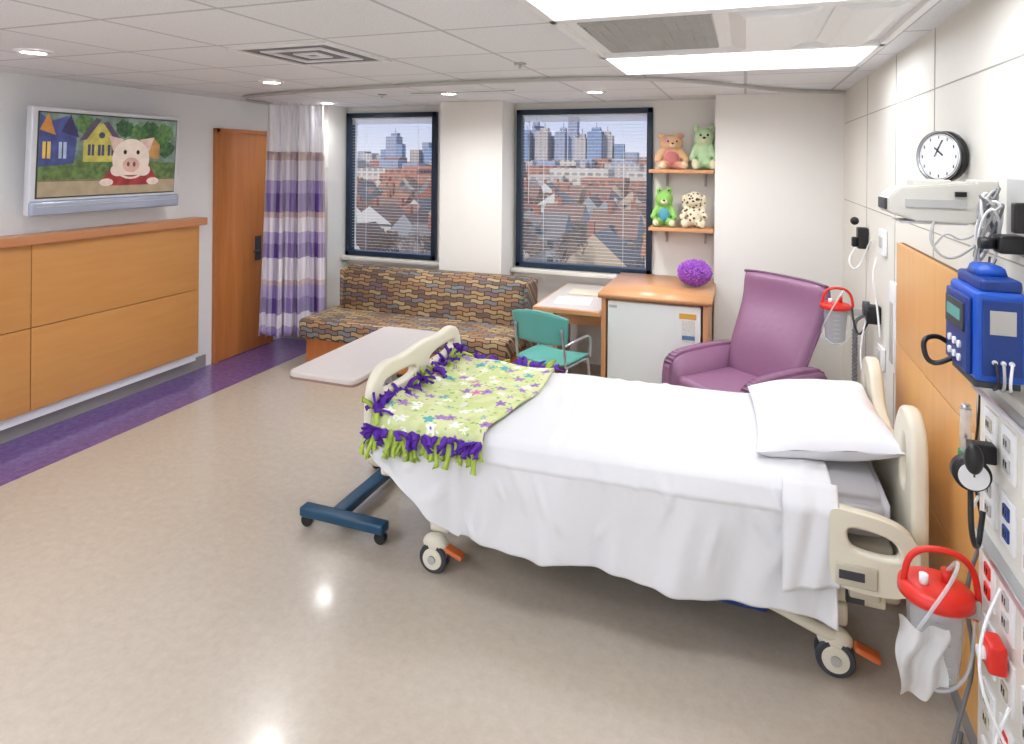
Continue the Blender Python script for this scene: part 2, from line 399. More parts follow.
# ------------------------------------------------------------ TV
def tv():
    P=[]
    m_tvf=M('tv_silver',(222,224,230),.3,.1,var=.02)
    P.append(box('shell',0.0,.06,-.585,.585,.0,.735,m_tvf,.012))
    P.append(box('screen_recess',.058,.063,-.548,.548,.115,.705,M('tv_bezel',(60,60,70),.3)))
    P.append(box('screen',.060,.066,-.54,.54,.125,.695,emis('tv_screen',(96,112,80),.6),.0))
    P.append(box('speaker_bar',.045,.085,-.585,.585,.0,.10,M('tv_bar',(176,186,206),.25,.3),.02))
    P.append(box('speaker_line',.084,.087,-.55,.55,.06,.066,m_greyp))
    P.append(box('wall_arm',-.06,0,-.1,.1,.25,.5,m_dark))
    n=[0]
    def fl(pts,col,layer,st=.6,var=.18,scale=14):
        n[0]+=1
        x=.0665+layer*.0006
        vs=[(x,-.54+min(max(u,0),1)*1.08,.125+min(max(v,0),1)*.57) for u,v in pts]
        P.append(rawmesh('picture_shape_%d'%n[0],vs,[tuple(range(len(vs)))],emis('tvc%d'%n[0],col,st,var,scale)))
    def ell(u,v,ru,rv,col,layer,k=24,**kw): fl([(u+ru*math.cos(t*6.2832/k),v+rv*math.sin(t*6.2832/k)) for t in range(k)],col,layer,**kw)
    def blob(u,v,r,col,layer,seed):
        Q=random.Random(seed); k=26
        fl([(u+r*Q.uniform(.8,1.15)*math.cos(t*6.2832/k),v+1.7*r*Q.uniform(.8,1.15)*math.sin(t*6.2832/k)) for t in range(k)],col,layer,var=.5,scale=30)
    fl([(0,.5),(1,.4),(1,1),(0,1)],(112,128,116),0,var=.4)
    for i,(u,v,r) in enumerate(((.29,.88,.07),(.57,.86,.07),(.68,.80,.07),(.78,.84,.08),(.90,.82,.08),(.92,.6,.07),(.86,.66,.07))): blob(u,v,r,(58,88,56) if i%2 else (84,114,66),1,i)
    fl([(0,.16),(1,.16),(1,.40),(.6,.46),(0,.42)],(96,116,66),2,var=.45,scale=25)
    fl([(0,0),(1,0),(1,.19),(.5,.2),(0,.2)],(172,152,124),3,var=.12)
    fl([(0,.185),(1,.175),(1,.19),(0,.2)],(120,100,78),4)
    fl([(0,.36),(.22,.40),(.24,.82),(.17,.98),(.06,.9),(0,1)],(70,78,132),3,var=.3)
    fl([(0,.8),(.10,.74),(.05,1)],(196,130,62),4); fl([(.13,.78),(.25,.72),(.19,1)],(56,52,88),4)
    for a in (.02,.12):
        fl([(a,.46),(a+.05,.46),(a+.05,.66),(a,.66)],(226,186,100) if a<.1 else (170,180,204),4); fl([(a+.02,.46),(a+.028,.46),(a+.028,.66),(a+.02,.66)],(40,40,70),5)
    fl([(.28,.42),(.53,.42),(.53,.70),(.47,.9),(.34,.92),(.28,.7)],(184,170,84),3,var=.25)
    fl([(.25,.68),(.36,.98),(.40,.96),(.30,.7)],(88,72,96),4); fl([(.45,.94),(.56,.68),(.52,.66),(.41,.92)],(88,72,96),4)
    for a in (.31,.38,.45):
        fl([(a,.5),(a+.045,.5),(a+.045,.64),(a,.64)],(66,70,92),4); fl([(a+.02,.5),(a+.026,.5),(a+.026,.64),(a+.02,.64)],(190,180,110),5)
    ell(.405,.76,.022,.04,(66,70,92),4)
    fl([(.73,.48),(.86,.46),(.86,.66),(.80,.76),(.73,.68)],(176,130,78),3,var=.3)
    fl([(.42,.20),(.47,.11),(.79,.11),(.84,.20),(.77,.40),(.68,.48),(.56,.46),(.48,.34)],(158,54,56),5,var=.35)
    ell(.45,.155,.05,.05,(226,200,186),6); ell(.81,.155,.05,.05,(226,200,186),6)
    fl([(.49,.56),(.455,.76),(.57,.72)],(214,180,168),6); fl([(.69,.72),(.81,.76),(.77,.56)],(214,180,168),6)
    ell(.63,.46,.145,.27,(228,206,192),7,var=.08); ell(.53,.31,.055,.08,(228,206,192),7,var=.08); ell(.73,.31,.055,.08,(228,206,192),7,var=.08)
    ell(.63,.38,.066,.10,(214,172,156),8); ell(.607,.39,.011,.034,(120,70,66),9); ell(.653,.39,.011,.034,(120,70,66),9)
    ell(.58,.55,.013,.03,(24,20,20),9); ell(.68,.55,.013,.03,(24,20,20),9)
    fl([(.57,.245),(.69,.245),(.65,.22),(.61,.22)],(150,80,76),8)
    group('flat_screen_television',P,loc=(XL+.1,3.43,1.50),rot=(0,math.radians(3),0))
tv()

# ------------------------------------------------------------ CURTAIN
def curtain():
    a=Vector((-4.34,4.87)); b=Vector((-3.84,5.2)); d=(b-a); L=d.length; t=d/L; nrm=Vector((-t.y,t.x))
    def f(zb,zt,v0,v1,amp0=.045):
        def g(u,v):
            V=v0+(v1-v0)*v
            s=u*6*2*math.pi
            am=amp0*(1-.5*V)
            off=am*math.sin(s)+.014*math.sin(s*2.3+V*3)
            sh=.014*math.sin(s*.7+V*2)
            sway=-.04*(1-V)*math.sin(u*3)
            p=a+t*(u*L*(1-.12*V)+.05*V+sh)+nrm*(off+sway)
            return (p.x,p.y,zb+(zt-zb)*v+.012*math.sin(s*.5)*(1-V))
        return g
    P=[grid('plaid_cloth',170,40,f(.2,1.96,0,.8),m_curtain,.002),
       grid('mesh_header',170,10,f(1.955,2.41,.8,1.0),m_mesh)]
    for k in range(9):
        u=k/8; q=f(1.955,2.41,.8,1.0)(u,1); P.append(tube('hook_%d'%k,[(q[0],q[1],2.405),(q[0]+.005,q[1],2.42),(q[0],q[1],2.43)],.003,m_greyp,it=1,res=1))
    group('privacy_curtain',P)
curtain()
tk=[(-4.38,5.05,2.43),(-4.30,4.55,2.43),(-3.9,4.3,2.43),(-2.6,4.05,2.43),(-1.4,3.95,2.43),(-.7,4.05,2.43),(-.2,4.45,2.43),(.25,5.1,2.43),(.70,5.32,2.43)]
tube('curtain_track',tk,.014,m_greyp)

# ------------------------------------------------------------ SOFA
def sofa():
    x0,x1=-3.74,-1.75
    m_sw=wood('sofa_wood',(186,108,54),(204,128,72),.35,(3,3,.4))
    P=[box('base_front',x0+.02,x1-.02,4.78,4.82,.06,.3,m_sw,.004),box('base_left',x0+.02,x0+.06,4.82,5.4,.06,.3,m_sw,.004),box('base_right',x1-.06,x1-.02,4.82,5.4,.06,.3,m_sw,.004),
       box('plinth',x0+.08,x1-.08,4.86,5.38,0,.06,m_dark),
       box('seat_cushion',x0,x1,4.68,5.3,.29,.47,m_sofa,.05,5),
       prism('back_cushion',chaikin([(5.14,.44),(5.2,.86),(5.36,.88),(5.44,.8),(5.42,.3),(5.2,.3)],2,True),'X',x0+.12,x1,m_sofa,.02,3)]
    for i,x in enumerate((x0+.12,x1)):
        P.append(box('side_panel_%d'%i,x-.02 if i else x0+.10,x+.015,5.16,5.45,.05,.84,m_sofa,.03,4))
    group('patterned_sofa',P)
sofa()

# ------------------------------------------------------------ OVERBED TABLE
def otable():
    P=[plate('top',rrect(-2.175,-1.79,2.66,3.60,.035),[],.03,m_lam,'Z',.80,.008,0),
       plate('top_edge',rrect(-2.18,-1.785,2.655,3.605,.035),[],.014,M('table_edge',(140,110,96),.5),'Z',.785,.004,0),
       box('head_block',-2.02,-1.89,3.2,3.36,.72,.778,m_greyp,.01),
       box('column_upper',-1.985,-1.925,3.25,3.31,.35,.74,m_greyp,.008),
       box('column_lower',-2.0,-1.91,3.23,3.33,.09,.48,m_tealm,.01),
       box('base_stem',-1.985,-1.905,2.74,3.4,.055,.10,m_tealm,.012),
       box('base_foot_front',-2.14,-1.645,2.70,2.77,.055,.105,m_tealm,.014),
       box('base_foot_rear',-2.14,-1.645,3.36,3.43,.055,.105,m_tealm,.014)]
    for i,(x,y) in enumerate(((-2.11,2.735),(-1.675,2.735),(-2.11,3.395),(-1.675,3.395))):
        P.append(cyl('caster_%d'%i,(x,y,.03),.03,.03,m_black,'Y',seg=20)); P.append(cyl('caster_stem_%d'%i,(x,y,.055),.012,.03,m_black,seg=12))
    group('overbed_table',P)
otable()

# ------------------------------------------------------------ BED
def topz(x): return .655+ (x+1.7)*.024
def bed():
    P=[]
    P.append(prism('mattress',[(-1.60,.50),(-1.60,.645),(.50,.70),(.50,.55)],'Y',2.58,3.52,m_matt,.03,4))
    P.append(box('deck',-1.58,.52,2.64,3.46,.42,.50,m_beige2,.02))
    P.append(box('frame_rail_near',-1.4,.5,2.66,2.72,.26,.34,m_beige,.01)); P.append(box('frame_rail_far',-1.4,.5,3.38,3.44,.26,.34,m_beige,.01))
    P.append(box('lift_block_foot',-1.15,-.85,2.75,3.35,.2,.42,m_dark,.02)); P.append(box('lift_block_head',-.05,.25,2.75,3.35,.2,.42,m_dark,.02))
    P.append(box('motor_housing',-.75,-.2,2.72,3.3,.14,.3,m_black,.02))
    P.append(box('motor_housing_head',-.12,.1,2.64,2.9,.16,.3,m_blue2,.02))
    P.append(box('pedal_bar',-.45,-.1,2.64,2.67,.17,.20,m_dark,.008))
    for i,x in enumerate((-1.33,.33)):
        P.append(box('cross_base_%d'%i,x-.05,x+.05,2.68,3.42,.15,.24,m_beige,.02))
        for j,y in enumerate((2.64,3.42)):
            P.append(cyl('caster_tyre_%d%d'%(i,j),(x,y-.014,.068),.068,.018,m_dark,'Y',bev=.005)); P.append(cyl('caster_tyre_b_%d%d'%(i,j),(x,y+.03,.068),.068,.018,m_dark,'Y',bev=.005))
            P.append(cyl('caster_hub_%d%d'%(i,j),(x,y+.007,.068),.054,.072,m_beige,'Y',bev=.008)); P.append(cyl('caster_bolt_%d%d'%(i,j),(x,y-.032,.068),.018,.01,m_greyp,'Y'))
            P.append(ball('caster_fork_%d%d'%(i,j),(x,y+.01,.125),(.062,.036,.045),m_beige))
            P.append(box('brake_pedal_%d%d'%(i,j),x+.06,x+.15,y-.03,y+.02,.1,.122,m_orange,.01,rot=(0,.35,0)))
    P.append(tube('base_arm',[(-.1,2.63,.27),(.1,2.6,.24),(.26,2.62,.17),(.33,2.64,.14)],.022,m_beige))
    fo=[(2.59,.46),(2.59,.70),(2.60,.84),(2.70,.90),(2.87,.875),(3.08,.90),(3.3,.875),(3.46,.90),(3.555,.84),(3.57,.70),(3.57,.46),(3.4,.40),(2.75,.40)]
    h1=[(2.67,.76),(2.67,.83),(2.75,.84),(3.0,.83),(3.02,.77),(2.95,.75)]; h2=[(3.14,.77),(3.16,.83),(3.42,.84),(3.49,.83),(3.49,.76),(3.2,.75)]
    P.append(plate('footboard',fo,[h1,h2],.05,m_beige,'X',-1.655,.014,2))
    P.append(box('footboard_lower',-1.675,-1.615,2.72,3.42,.34,.5,m_beige,.02))
    ho=[(2.56,.30),(2.56,.86),(2.60,.975),(2.72,1.0),(2.80,.93),(2.86,.80),(3.07,.74),(3.28,.79),(3.34,.90),(3.42,.965),(3.54,.935),(3.58,.84),(3.58,.30)]
    P.append(plate('headboard',ho,[[(2.63,.7),(2.63,.9),(2.68,.94),(2.73,.88),(2.76,.7)],[(3.38,.7),(3.41,.85),(3.46,.9),(3.51,.87),(3.51,.7)]],.055,m_beige,'X',.58,.016,2))
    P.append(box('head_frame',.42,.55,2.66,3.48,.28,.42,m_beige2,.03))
    so=[(.29,.63),(.29,.69),(.36,.685),(.5,.665),(.57,.61),(.565,.5),(.54,.41),(.31,.41),(.29,.47)]
    hole=[(.335,.585),(.34,.64),(.42,.638),(.50,.615),(.525,.56),(.50,.525),(.36,.535)]
    P.append(plate('siderail_near',so,[hole],.045,m_beige,'Y',2.51,.012,2))
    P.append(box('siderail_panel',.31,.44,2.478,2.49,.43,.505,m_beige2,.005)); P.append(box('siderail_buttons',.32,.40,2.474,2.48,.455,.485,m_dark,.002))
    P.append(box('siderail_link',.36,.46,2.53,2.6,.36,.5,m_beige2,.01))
    P.append(plate('siderail_far',so,[hole],.045,m_beige,'Y',3.60,.012,2))
    P.append(box('side_label',.36,.42,2.6,2.62,.30,.36,m_dark))
    RC=random.Random(12)
    wr=[(RC.uniform(-1.6,.3),RC.uniform(.05,.95),RC.uniform(-1.2,1.2),RC.uniform(.015,.03),RC.uniform(.08,.25)) for _ in range(30)]
    def crease(x,k):
        s=0
        for (cx,ck,sl,w,L) in wr:
            dx=x-cx-sl*(k-ck)*.25; dk_=(k-ck)/L
            if abs(dk_)<2.2: s+=math.exp(-(dx/w)**2-dk_**2)
        return s
    def sh(u,v):
        x=-1.61+u*1.92; tz=topz(x)+.012
        zb=.255+.012*math.sin(x*9)
        if x<-1.15:
            k=(-1.15-x)/.46; zb=.255+k**1.4*.33
        if v<.18:
            k=1-v/.18; y=3.53+.03*k; z=tz-.03-k*.28
            if v>.16: z=tz-.015
        elif v<.60:
            k=(v-.18)/.42; y=3.53-k*.95
            z=tz+.004*math.sin(x*5+y*7)+.003*math.sin(x*13-y*9)+.007*crease(x,k)
            e=min(k,1-k)
            if e<.04: z-=.02*(1-e/.04)**2
        else:
            k=(v-.60)/.40
            fold=(.014*math.sin(x*11+1.2*k)+.010*math.sin(x*23+2+k)+.010*math.sin(x*5.3+.7)+.005*math.sin(x*47+3*k))*k
            y=2.565-.03*min(1,k*6)-.035*k+fold-.008*crease(x,k)
            if k>.17: y+=.007
            z=(tz-.02)*(1-k)+zb*k
            x=x+.02*k*math.sin(x*8)
        return (x,y,z)
    P.append(grid('top_sheet',220,130,sh,m_sheet,.004))
    def flap(u,v):
        x=.14+u*.185
        y=2.60-.075*min(1,v*5)-.03*v+.006*math.sin(u*12+v*4)
        z=topz(x)+.022-(.36 - .05*u)*v
        return (x,y-.012,z)
    P.append(grid('sheet_foldover',20,24,flap,m_sheet,.005))
    def pil(s):
        def g(u,v):
            a=u*2-1; b=v*2-1
            e=((1-abs(a)**3.2)*(1-abs(b)**3.2)); e=max(e,0)**.5
            x=.30+a*.262*(1-.07*(1-b*b)) -.015*b
            y=3.10+b*.385*(1-.06*(1-a*a))
            z=topz(x)+.08+.03*a+ s*.09*e*(1+ (.15*math.sin(a*5+b*3)+.1*math.sin(b*9))*(1-e)*s)
            if s>0: z+=.006*math.sin(a*9+b*4)*math.sin(b*7)*(1-e)
            if s<0: z=max(z,topz(x)+.014)
            return (x,y,z)
        return g
    P.append(grid('pillow_top',40,50,pil(1),m_pillow)); P.append(grid('pillow_bottom',40,50,pil(-1),m_pillow))
    def bl(u,v):
        x=-1.615+u*(.59+.03*math.sin(v*5))
        y=3.56-v*1.03
        z=topz(x)+.035+.008*math.sin(x*14+y*6)+.006*math.sin(y*17+x*5)+.05*max(0,1-u*5)*(.6+.4*math.sin(v*9))
        if v>.955: k=(v-.955)/.045; y-=.01*k; z-=.07*k
        if v<.04: k=1-v/.04; z-=.08*k
        return (x,y,z)
    P.append(grid('flower_blanket',60,90,bl,m_blanket,.008))
    for nm,mm,sd in (('blanket_fringe_purple',m_purple,1),('blanket_fringe_lime',m_lime,2)):
        R=random.Random(sd); vs=[];fs=[]
        def strip(p,d,L,w):
            d=Vector(d).normalized(); side=d.cross(Vector((0,0,1)))
            if side.length<.1: side=Vector((1,0,0))
            side=(side.normalized()+Vector((R.uniform(-.4,.4),R.uniform(-.4,.4),R.uniform(-.5,.5)))).normalized()
            n0=len(vs); N=6; q=Vector(p)
            for k in range(N+1):
                t=k/N; ww=w*(.5+.8*abs(math.sin(3.5*t+.5)))
                nr=side.cross(d).normalized()*.005
                for s1,s2 in ((-1,1),(1,1),(1,-1),(-1,-1)): vs.append(q+side*ww*s1+nr*s2)
                d=(d+Vector((R.uniform(-.25,.25),R.uniform(-.25,.25),R.uniform(-.45,.1)))).normalized(); q=q+d*L/N
            for k in range(N):
                a=n0+k*4; b=a+4
                for i in range(4): fs.append((a+i,a+(i+1)%4,b+(i+1)%4,b+i))
            fs.append((n0,n0+1,n0+2,n0+3)); e=n0+N*4; fs.append((e+3,e+2,e+1,e))
        pur=sd==1
        for k in range(34 if pur else 44):
            t=R.random(); x=-1.61+t*.56
            strip((x,2.53,topz(x)+.005),(R.uniform(-.5,.5),-.5,R.uniform(-.6,.5) if pur else -.9),R.uniform(.05,.09) if pur else R.uniform(.07,.13),.013)
        for k in range(70 if pur else 26):
            t=R.random(); y=2.55+t*1.0
            strip((-1.605,y,topz(-1.66)+.07),(R.uniform(-.4,.6),R.uniform(-.5,.5),R.uniform(-.1,.9)),R.uniform(.05,.10),.013)
        for k in range(46 if pur else 8):
            t=R.random(); x=-1.61+t*.6
            strip((x,3.54,topz(x)+.02),(R.uniform(-.5,.5),.5,R.uniform(.1,.7)),R.uniform(.05,.08),.013)
        P.append(rawmesh(nm,vs,fs,mm,True))
    group('hospital_bed',P)
bed()

# ------------------------------------------------------------ DESK / FRIDGE
def desk():
    P=[box('low_top',-1.56,-1.02,4.76,5.78,.715,.75,m_desk,.004),box('low_top_inlay',-1.54,-1.03,4.78,5.77,.75,.753,M('desk_laminate',(206,196,190),.35)),
       box('apron',-1.54,-1.02,5.3,5.33,.5,.715,m_desk),box('rear_leg',-1.55,-1.51,5.3,5.75,0,.715,m_desk,.003),
       box('cab_left',-1.02,-.985,4.80,5.78,0,.86,m_desk,.002),box('cab_right',-.275,-.24,4.80,5.48,0,.86,m_desk,.002),
       box('cab_right_rear',-.275,-.245,5.48,5.78,0,.86,m_desk),
       box('cab_back',-.985,-.275,5.75,5.78,0,.86,m_desk),
       prism('cab_top',[(-1.04,4.76),(-.21,4.76),(-.21,5.48),(-.245,5.49),(-.245,5.71),(-1.04,5.71)],'Z',.86,.90,m_desk,.004,2)]
    group('built_in_desk',P)
    F=[box('body',-.97,-.29,4.86,5.4,.02,.845,m_fridge,.006),box('door',-.97,-.29,4.795,4.855,.03,.84,m_fridge,.01),
       box('gasket',-.965,-.295,4.85,4.865,.035,.835,m_dark),
       box('handle_recess',-.96,-.9,4.790,4.798,.79,.81,m_greyp),
       box('energy_label',-.42,-.33,4.791,4.796,.58,.74,M('label_white',(222,220,210),.5,var=.35,scale=90)),
       box('label_blue',-.42,-.33,4.789,4.792,.60,.63,M('label_blue',(90,130,170))),
       box('warning_sticker',-.44,-.32,4.790,4.795,.75,.79,M('label_yellow',(226,170,70))),
       box('feet',-.9,-.36,4.88,5.3,0,.02,m_black)]
    group('mini_fridge',F)
    group('desk_papers',[box('sheet_1',-1.45,-1.16,4.92,5.2,.7535,.756,m_white,rot=(0,0,.12)),box('folder',-1.42,-1.15,5.28,5.5,.7535,.765,M('folder_tan',(222,208,186)),.002)])
desk()
def chair():
    P=[]
    def seat(u,v):
        a=u*2-1;b=v*2-1
        return (a*.21*(1-.05*b*b),b*.2,.455-.02*(1-a*a)*(1-b*b)+ (.02*max(0,-b)**3*-1)+.012*a*a)
    P.append(grid('seat',16,16,seat,m_teal,.016))
    def back(u,v):
        a=u*2-1
        z=.60+v*.235*(1-.18*a*a)
        return (a*.235*(1-.10*(1-v)),.225+.03*v-.055*a*a,z)
    P.append(grid('backrest',20,10,back,m_teal,.016))
    for s in (-1,1):
        q='l' if s<0 else 'r'
        P.append(tube('frame_'+q,[(s*.2,-.2,.0),(s*.2,-.18,.42),(s*.2,-.1,.44),(s*.2,.14,.44),(s*.2,.18,.44),(s*.2,.2,.6),(s*.19,.225,.72)],.010,m_silver,it=2))
        P.append(tube('rear_leg_'+q,[(s*.2,.24,0),(s*.2,.16,.43)],.010,m_silver,it=0))
        P.append(tube('arm_'+q,[(s*.21,.2,.6),(s*.25,.1,.63),(s*.25,-.12,.63),(s*.21,-.17,.44)],.009,m_silver,it=2))
    P.append(tube('cross_bar',[(-.2,-.0,.43),(.2,0,.43)],.009,m_silver,it=0))
    group('teal_desk_chair',P,loc=(-1.32,4.54,0),rotz=math.radians(166))
chair()

# ------------------------------------------------------------ RECLINER
def recliner():
    P=[]
    P.append(box('seat_cushion',-.28,.28,-.36,.28,.30,.47,m_leather,.05,5))
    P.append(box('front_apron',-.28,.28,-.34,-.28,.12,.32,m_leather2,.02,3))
    for s in (-1,1):
        q='l' if s<0 else 'r'
        a=[( -.40,.10),(-.41,.50),(-.36,.60),(-.2,.625),(.15,.63),(.32,.60),(.34,.10)]
        P.append(prism('arm_'+q,chaikin(a,2,True),'X',s*.28,s*.385,m_leather,.022,4))
        P.append(cyl('foot_'+q,(s*.31,-.25,.05),.025,.1,m_dark,seg=16)); P.append(cyl('rear_foot_'+q,(s*.31,.25,.05),.025,.1,m_dark,seg=16))
    def W(v):
        w=.285+.055*min(1,v*1.15)
        if v>.93: w-=.02*((v-.93)/.07)**2
        return w
    def bk(sgn):
        def g(u,v):
            a=u*2-1; w=W(v)
            th=.07*(1-abs(a)**6)**.5*(1-(abs(v*2-1))**14)**.5 if abs(a)<1 else 0
            z=.40+v*.73; yc=.17+v*.20-.03*math.sin(v*6.28)-.02*a*a
            rib=.010*math.sin(v*3.14*3)*(1-a*a)
            return (a*w,yc+sgn*th+(rib if sgn<0 else 0),z-(.012*abs(a)**4 if v>.9 else 0))
        return g
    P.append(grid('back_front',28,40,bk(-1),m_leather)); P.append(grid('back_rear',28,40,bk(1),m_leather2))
    for s in (-1,1):
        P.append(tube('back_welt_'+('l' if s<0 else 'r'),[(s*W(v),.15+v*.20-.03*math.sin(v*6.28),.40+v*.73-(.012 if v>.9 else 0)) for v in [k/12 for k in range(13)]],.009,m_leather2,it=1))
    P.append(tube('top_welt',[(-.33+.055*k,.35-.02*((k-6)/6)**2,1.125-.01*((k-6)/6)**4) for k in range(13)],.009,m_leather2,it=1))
    group('recliner_armchair',P,loc=(.025,4.45,0),rotz=math.radians(-43))
recliner()

# ------------------------------------------------------------ SHELVES & PLUSH
for i,z in enumerate((1.83,1.33)):
    P=[box('board',-.78,-.24,5.58,5.84,z-.03,z,m_desk,.003)]
    for k,x in enumerate((-.66,-.33)):
        P.append(box('bracket_v_%d'%k,x,x+.02,5.83,5.849,z-.15,z-.03,m_greyp)); P.append(box('bracket_h_%d'%k,x,x+.02,5.66,5.84,z-.045,z-.03,m_greyp))
        P.append(prism('bracket_web_%d'%k,[(5.83,z-.14),(5.83,z-.045),(5.68,z-.045)],'X',x+.006,x+.014,m_greyp))
    group('floating_shelf',P)
def plush(name,loc,h,m,rz=0,kind='bear',m2=None,m3=None,wide=1.0):
    bm=bmesh.new()
    def ad(p,r):
        if not isinstance(r,tuple): r=(r,r,r)
        q=bmesh.ops.create_icosphere(bm,subdivisions=3,radius=1)
        for v in q['verts']: v.co=Vector(((v.co.x*r[0]+p[0])*wide,v.co.y*r[1]+p[1],v.co.z*r[2]+p[2]))*h
    ad((0,0,.3),(.23,.2,.29)); ad((0,-.04,.7),(.25,.22,.22)); ad((0,-.20,.65),(.11,.09,.085))
    for s in (-1,1):
        if kind=='bear': ad((s*.2,0,.89),(.09,.05,.09))
        elif kind=='frog': ad((s*.13,-.1,.92),.09)
        elif kind=='dog': ad((s*.26,-.02,.66),(.06,.1,.19))
        for k in range(5):
            t=k/4; ad((s*(.2+.10*t),-.06-.16*t,.46-.2*t),.085-.01*t)
            ad((s*(.13+.08*t),-.1-.26*t,.105),(.1,.1,.1))
        ad((s*.22,-.38,.12),(.1,.06,.12))
    o=frombm('body',bm,m,True)
    r=o.modifiers.new('r','REMESH'); r.mode='VOXEL'; r.voxel_size=.022*h; r.use_smooth_shade=True
    sm=o.modifiers.new('s','SMOOTH'); sm.iterations=4
    P=[o]
    for s in (-1,1):
        q='l' if s<0 else 'r'
        ex=(.09,-.245,.74) if kind!='frog' else (.13,-.18,.93)
        P.append(ball('eye_'+q,(s*ex[0]*h*wide,ex[1]*h,ex[2]*h),.026*h,m_black,12))
        P.append(ball('sole_'+q,(s*.22*h*wide,-.435*h,.12*h),(.07*h,.02*h,.08*h),m2 or m,12))
    P.append(ball('muzzle',(0,-.225*h,.645*h),(.095*h,.075*h,.07*h),m2 or m,16))
    P.append(ball('nose',(0,-.30*h,.68*h),(.035*h,.018*h,.025*h),m_black,12))
    if m3: P.append(ball('belly',(0,-.10*h,.30*h),(.17*h*wide,.125*h,.2*h),m3,20))
    group(name,P,loc=loc,rotz=rz)
def spots(name,a,b,sc,t=.3):
    m,nt,bs=base(name,.95); v=coords(nt); vo=node(nt,'ShaderNodeTexVoronoi',Scale=sc); nt.links.new(v,vo.inputs['Vector'])
    nt.links.new(ramp(nt,vo.outputs['Distance'],[(t,lin(b)),(t+.08,lin(a))]),bs.inputs['Base Color']); return m
m_pb=spots('fur_peach_pink',(230,186,144),(222,158,150),11,.35)
m_gb=M('fur_mint',(200,228,184),.95,var=.12,scale=30,bump=.4)
m_fr=M('fur_frog',(146,200,104),.95,var=.15,scale=30,bump=.4)
m_sp=spots('fur_spotted',(232,222,196),(104,80,62),30)
m_cr=M('fur_cream',(236,222,190),.95)
m_tl=M('fur_teal',(90,160,190),.95)
m_pk=M('fur_pink',(216,134,134),.95)
plush('teddy_bear',(-.61,5.73,1.83),.33,m_pb,.25,'bear',m_cr,m_pk,1.25)
plush('teddy_bear',(-.335,5.73,1.83),.40,m_gb,.1,'bear',m_cr,None,.82)
plush('plush_frog',(-.665,5.73,1.33),.34,m_fr,.1,'frog',m_cr,m_tl,.9)
plush('plush_puppy',(-.41,5.73,1.33),.34,m_sp,.0,'dog',m_cr,None,.95)
def pouf():
    bm=bmesh.new(); R=random.Random(4)
    bmesh.ops.create_icosphere(bm,subdivisions=5,radius=.115)
    for v in bm.verts:
        n=v.co.normalized(); k=R.uniform(.88,1.1); v.co=n*.115*k
        v.co.x*=1.12; v.co.z*=.88
    group('fluffy_purple_cushion',[frombm('fluff',bm,M('pouf_purple',(160,92,192),.9,var=.3,scale=50),False)],loc=(-.37,5.28,1.012))
pouf()

# ------------------------------------------------------------ CEILING FIXTURES
m_lp=emis('diffuser_panel',(240,246,255),6.8)
m_lp2=emis('fill_panel_glow',(236,243,255),17.5)  # glow of the unseen fill panels
def fixture():
    x0,x1=-.70,.58
    P=[box('lens_far',x0+.03,x1-.03,3.22,3.84,H-.012,H-.004,m_lp),box('lens_near',x0+.03,x1-.03,1.70,2.28,H-.012,H-.004,m_lp)]
    for k,(a,b) in enumerate(((3.84,3.88),(3.16,3.22),(2.28,2.34),(1.66,1.70))): P.append(box('frame_cross_%d'%k,x0,x1,a,b,H-.03,H-.001,m_white,.004))
    for k,x in enumerate((x0,x1-.03)): P.append(box('frame_side_%d'%k,x,x+.03,1.66,3.88,H-.03,H-.001,m_white,.004))
    P.append(box('centre_pan',x0+.03,x1-.03,2.34,3.16,H-.008,H-.002,m_white))
    P.append(boxes('grille_bars',[(-.62,-.12,2.42+k*.046,2.424+k*.046,H-.018,H-.008) for k in range(16)]+[(-.62+k*.0454,-.616+k*.0454,2.42,3.11,H-.016,H-.010) for k in range(12)],m_greyp))
    P.append(prism('reflector_1',[(-.06,H-.012),(.25,H-.012),(.18,H-.04),(.0,H-.04)],'Y',2.4,3.1,m_white))
    P.append(prism('reflector_2',[(.29,H-.012),(.52,H-.012),(.47,H-.035),(.34,H-.035)],'Y',2.4,3.1,m_white))
    group('ceiling_light_fixture',P)
fixture()
def fill_panel(x,y,w=.6,l=1.2):  # fill light panel added out of view to brighten the whole room
    P=[box('lens',x-w,x+w,y-l/4,y+l/4,H-.012,H-.004,m_lp2)]
    P+=[box('rim_a',x-w-.03,x-w,y-l/4-.03,y+l/4+.03,H-.025,H-.001,m_white),box('rim_b',x+w,x+w+.03,y-l/4-.03,y+l/4+.03,H-.025,H-.001,m_white),
        box('rim_c',x-w,x+w,y-l/4-.03,y-l/4,H-.025,H-.001,m_white),box('rim_d',x-w,x+w,y+l/4,y+l/4+.03,H-.025,H-.001,m_white)]
    group('fill_light_panel',P)
fill_panel(-2.9,.5); fill_panel(-2.9,-1.3); fill_panel(-.7,-.9)
m_dl=emis('downlight_lamp',(255,251,246),28.0)
for (x,y,en) in ((-3.51,2.27,9),(-1.12,4.95,36),(-3.86,5.25,15),(-2.3,4.75,36),(-3.2,3.7,28),(-.1,4.7,22)):  # includes extra downlights added to brighten the back of the room
    P=[cyl('lamp',(x,y,H-.006),.055,.006,m_dl)]
    P.append(lathe('trim_ring',(x,y,H-.012),[(.058,.008),(.06,0),(.085,.002),(.088,.011)],m_white))
    L=bpy.data.lights.new('bulb','SPOT'); L.energy=en*1.65; L.spot_size=math.radians(165); L.spot_blend=1.0; L.shadow_soft_size=.07; L.color=(.97,.985,1.0)
    e=group('downlight_and_fill',P)
    lo=bpy.data.objects.new('bulb',L); COL.objects.link(lo); lo.parent=e; lo.location=(x-e.location.x,y-e.location.y,H-.03-e.location.z)
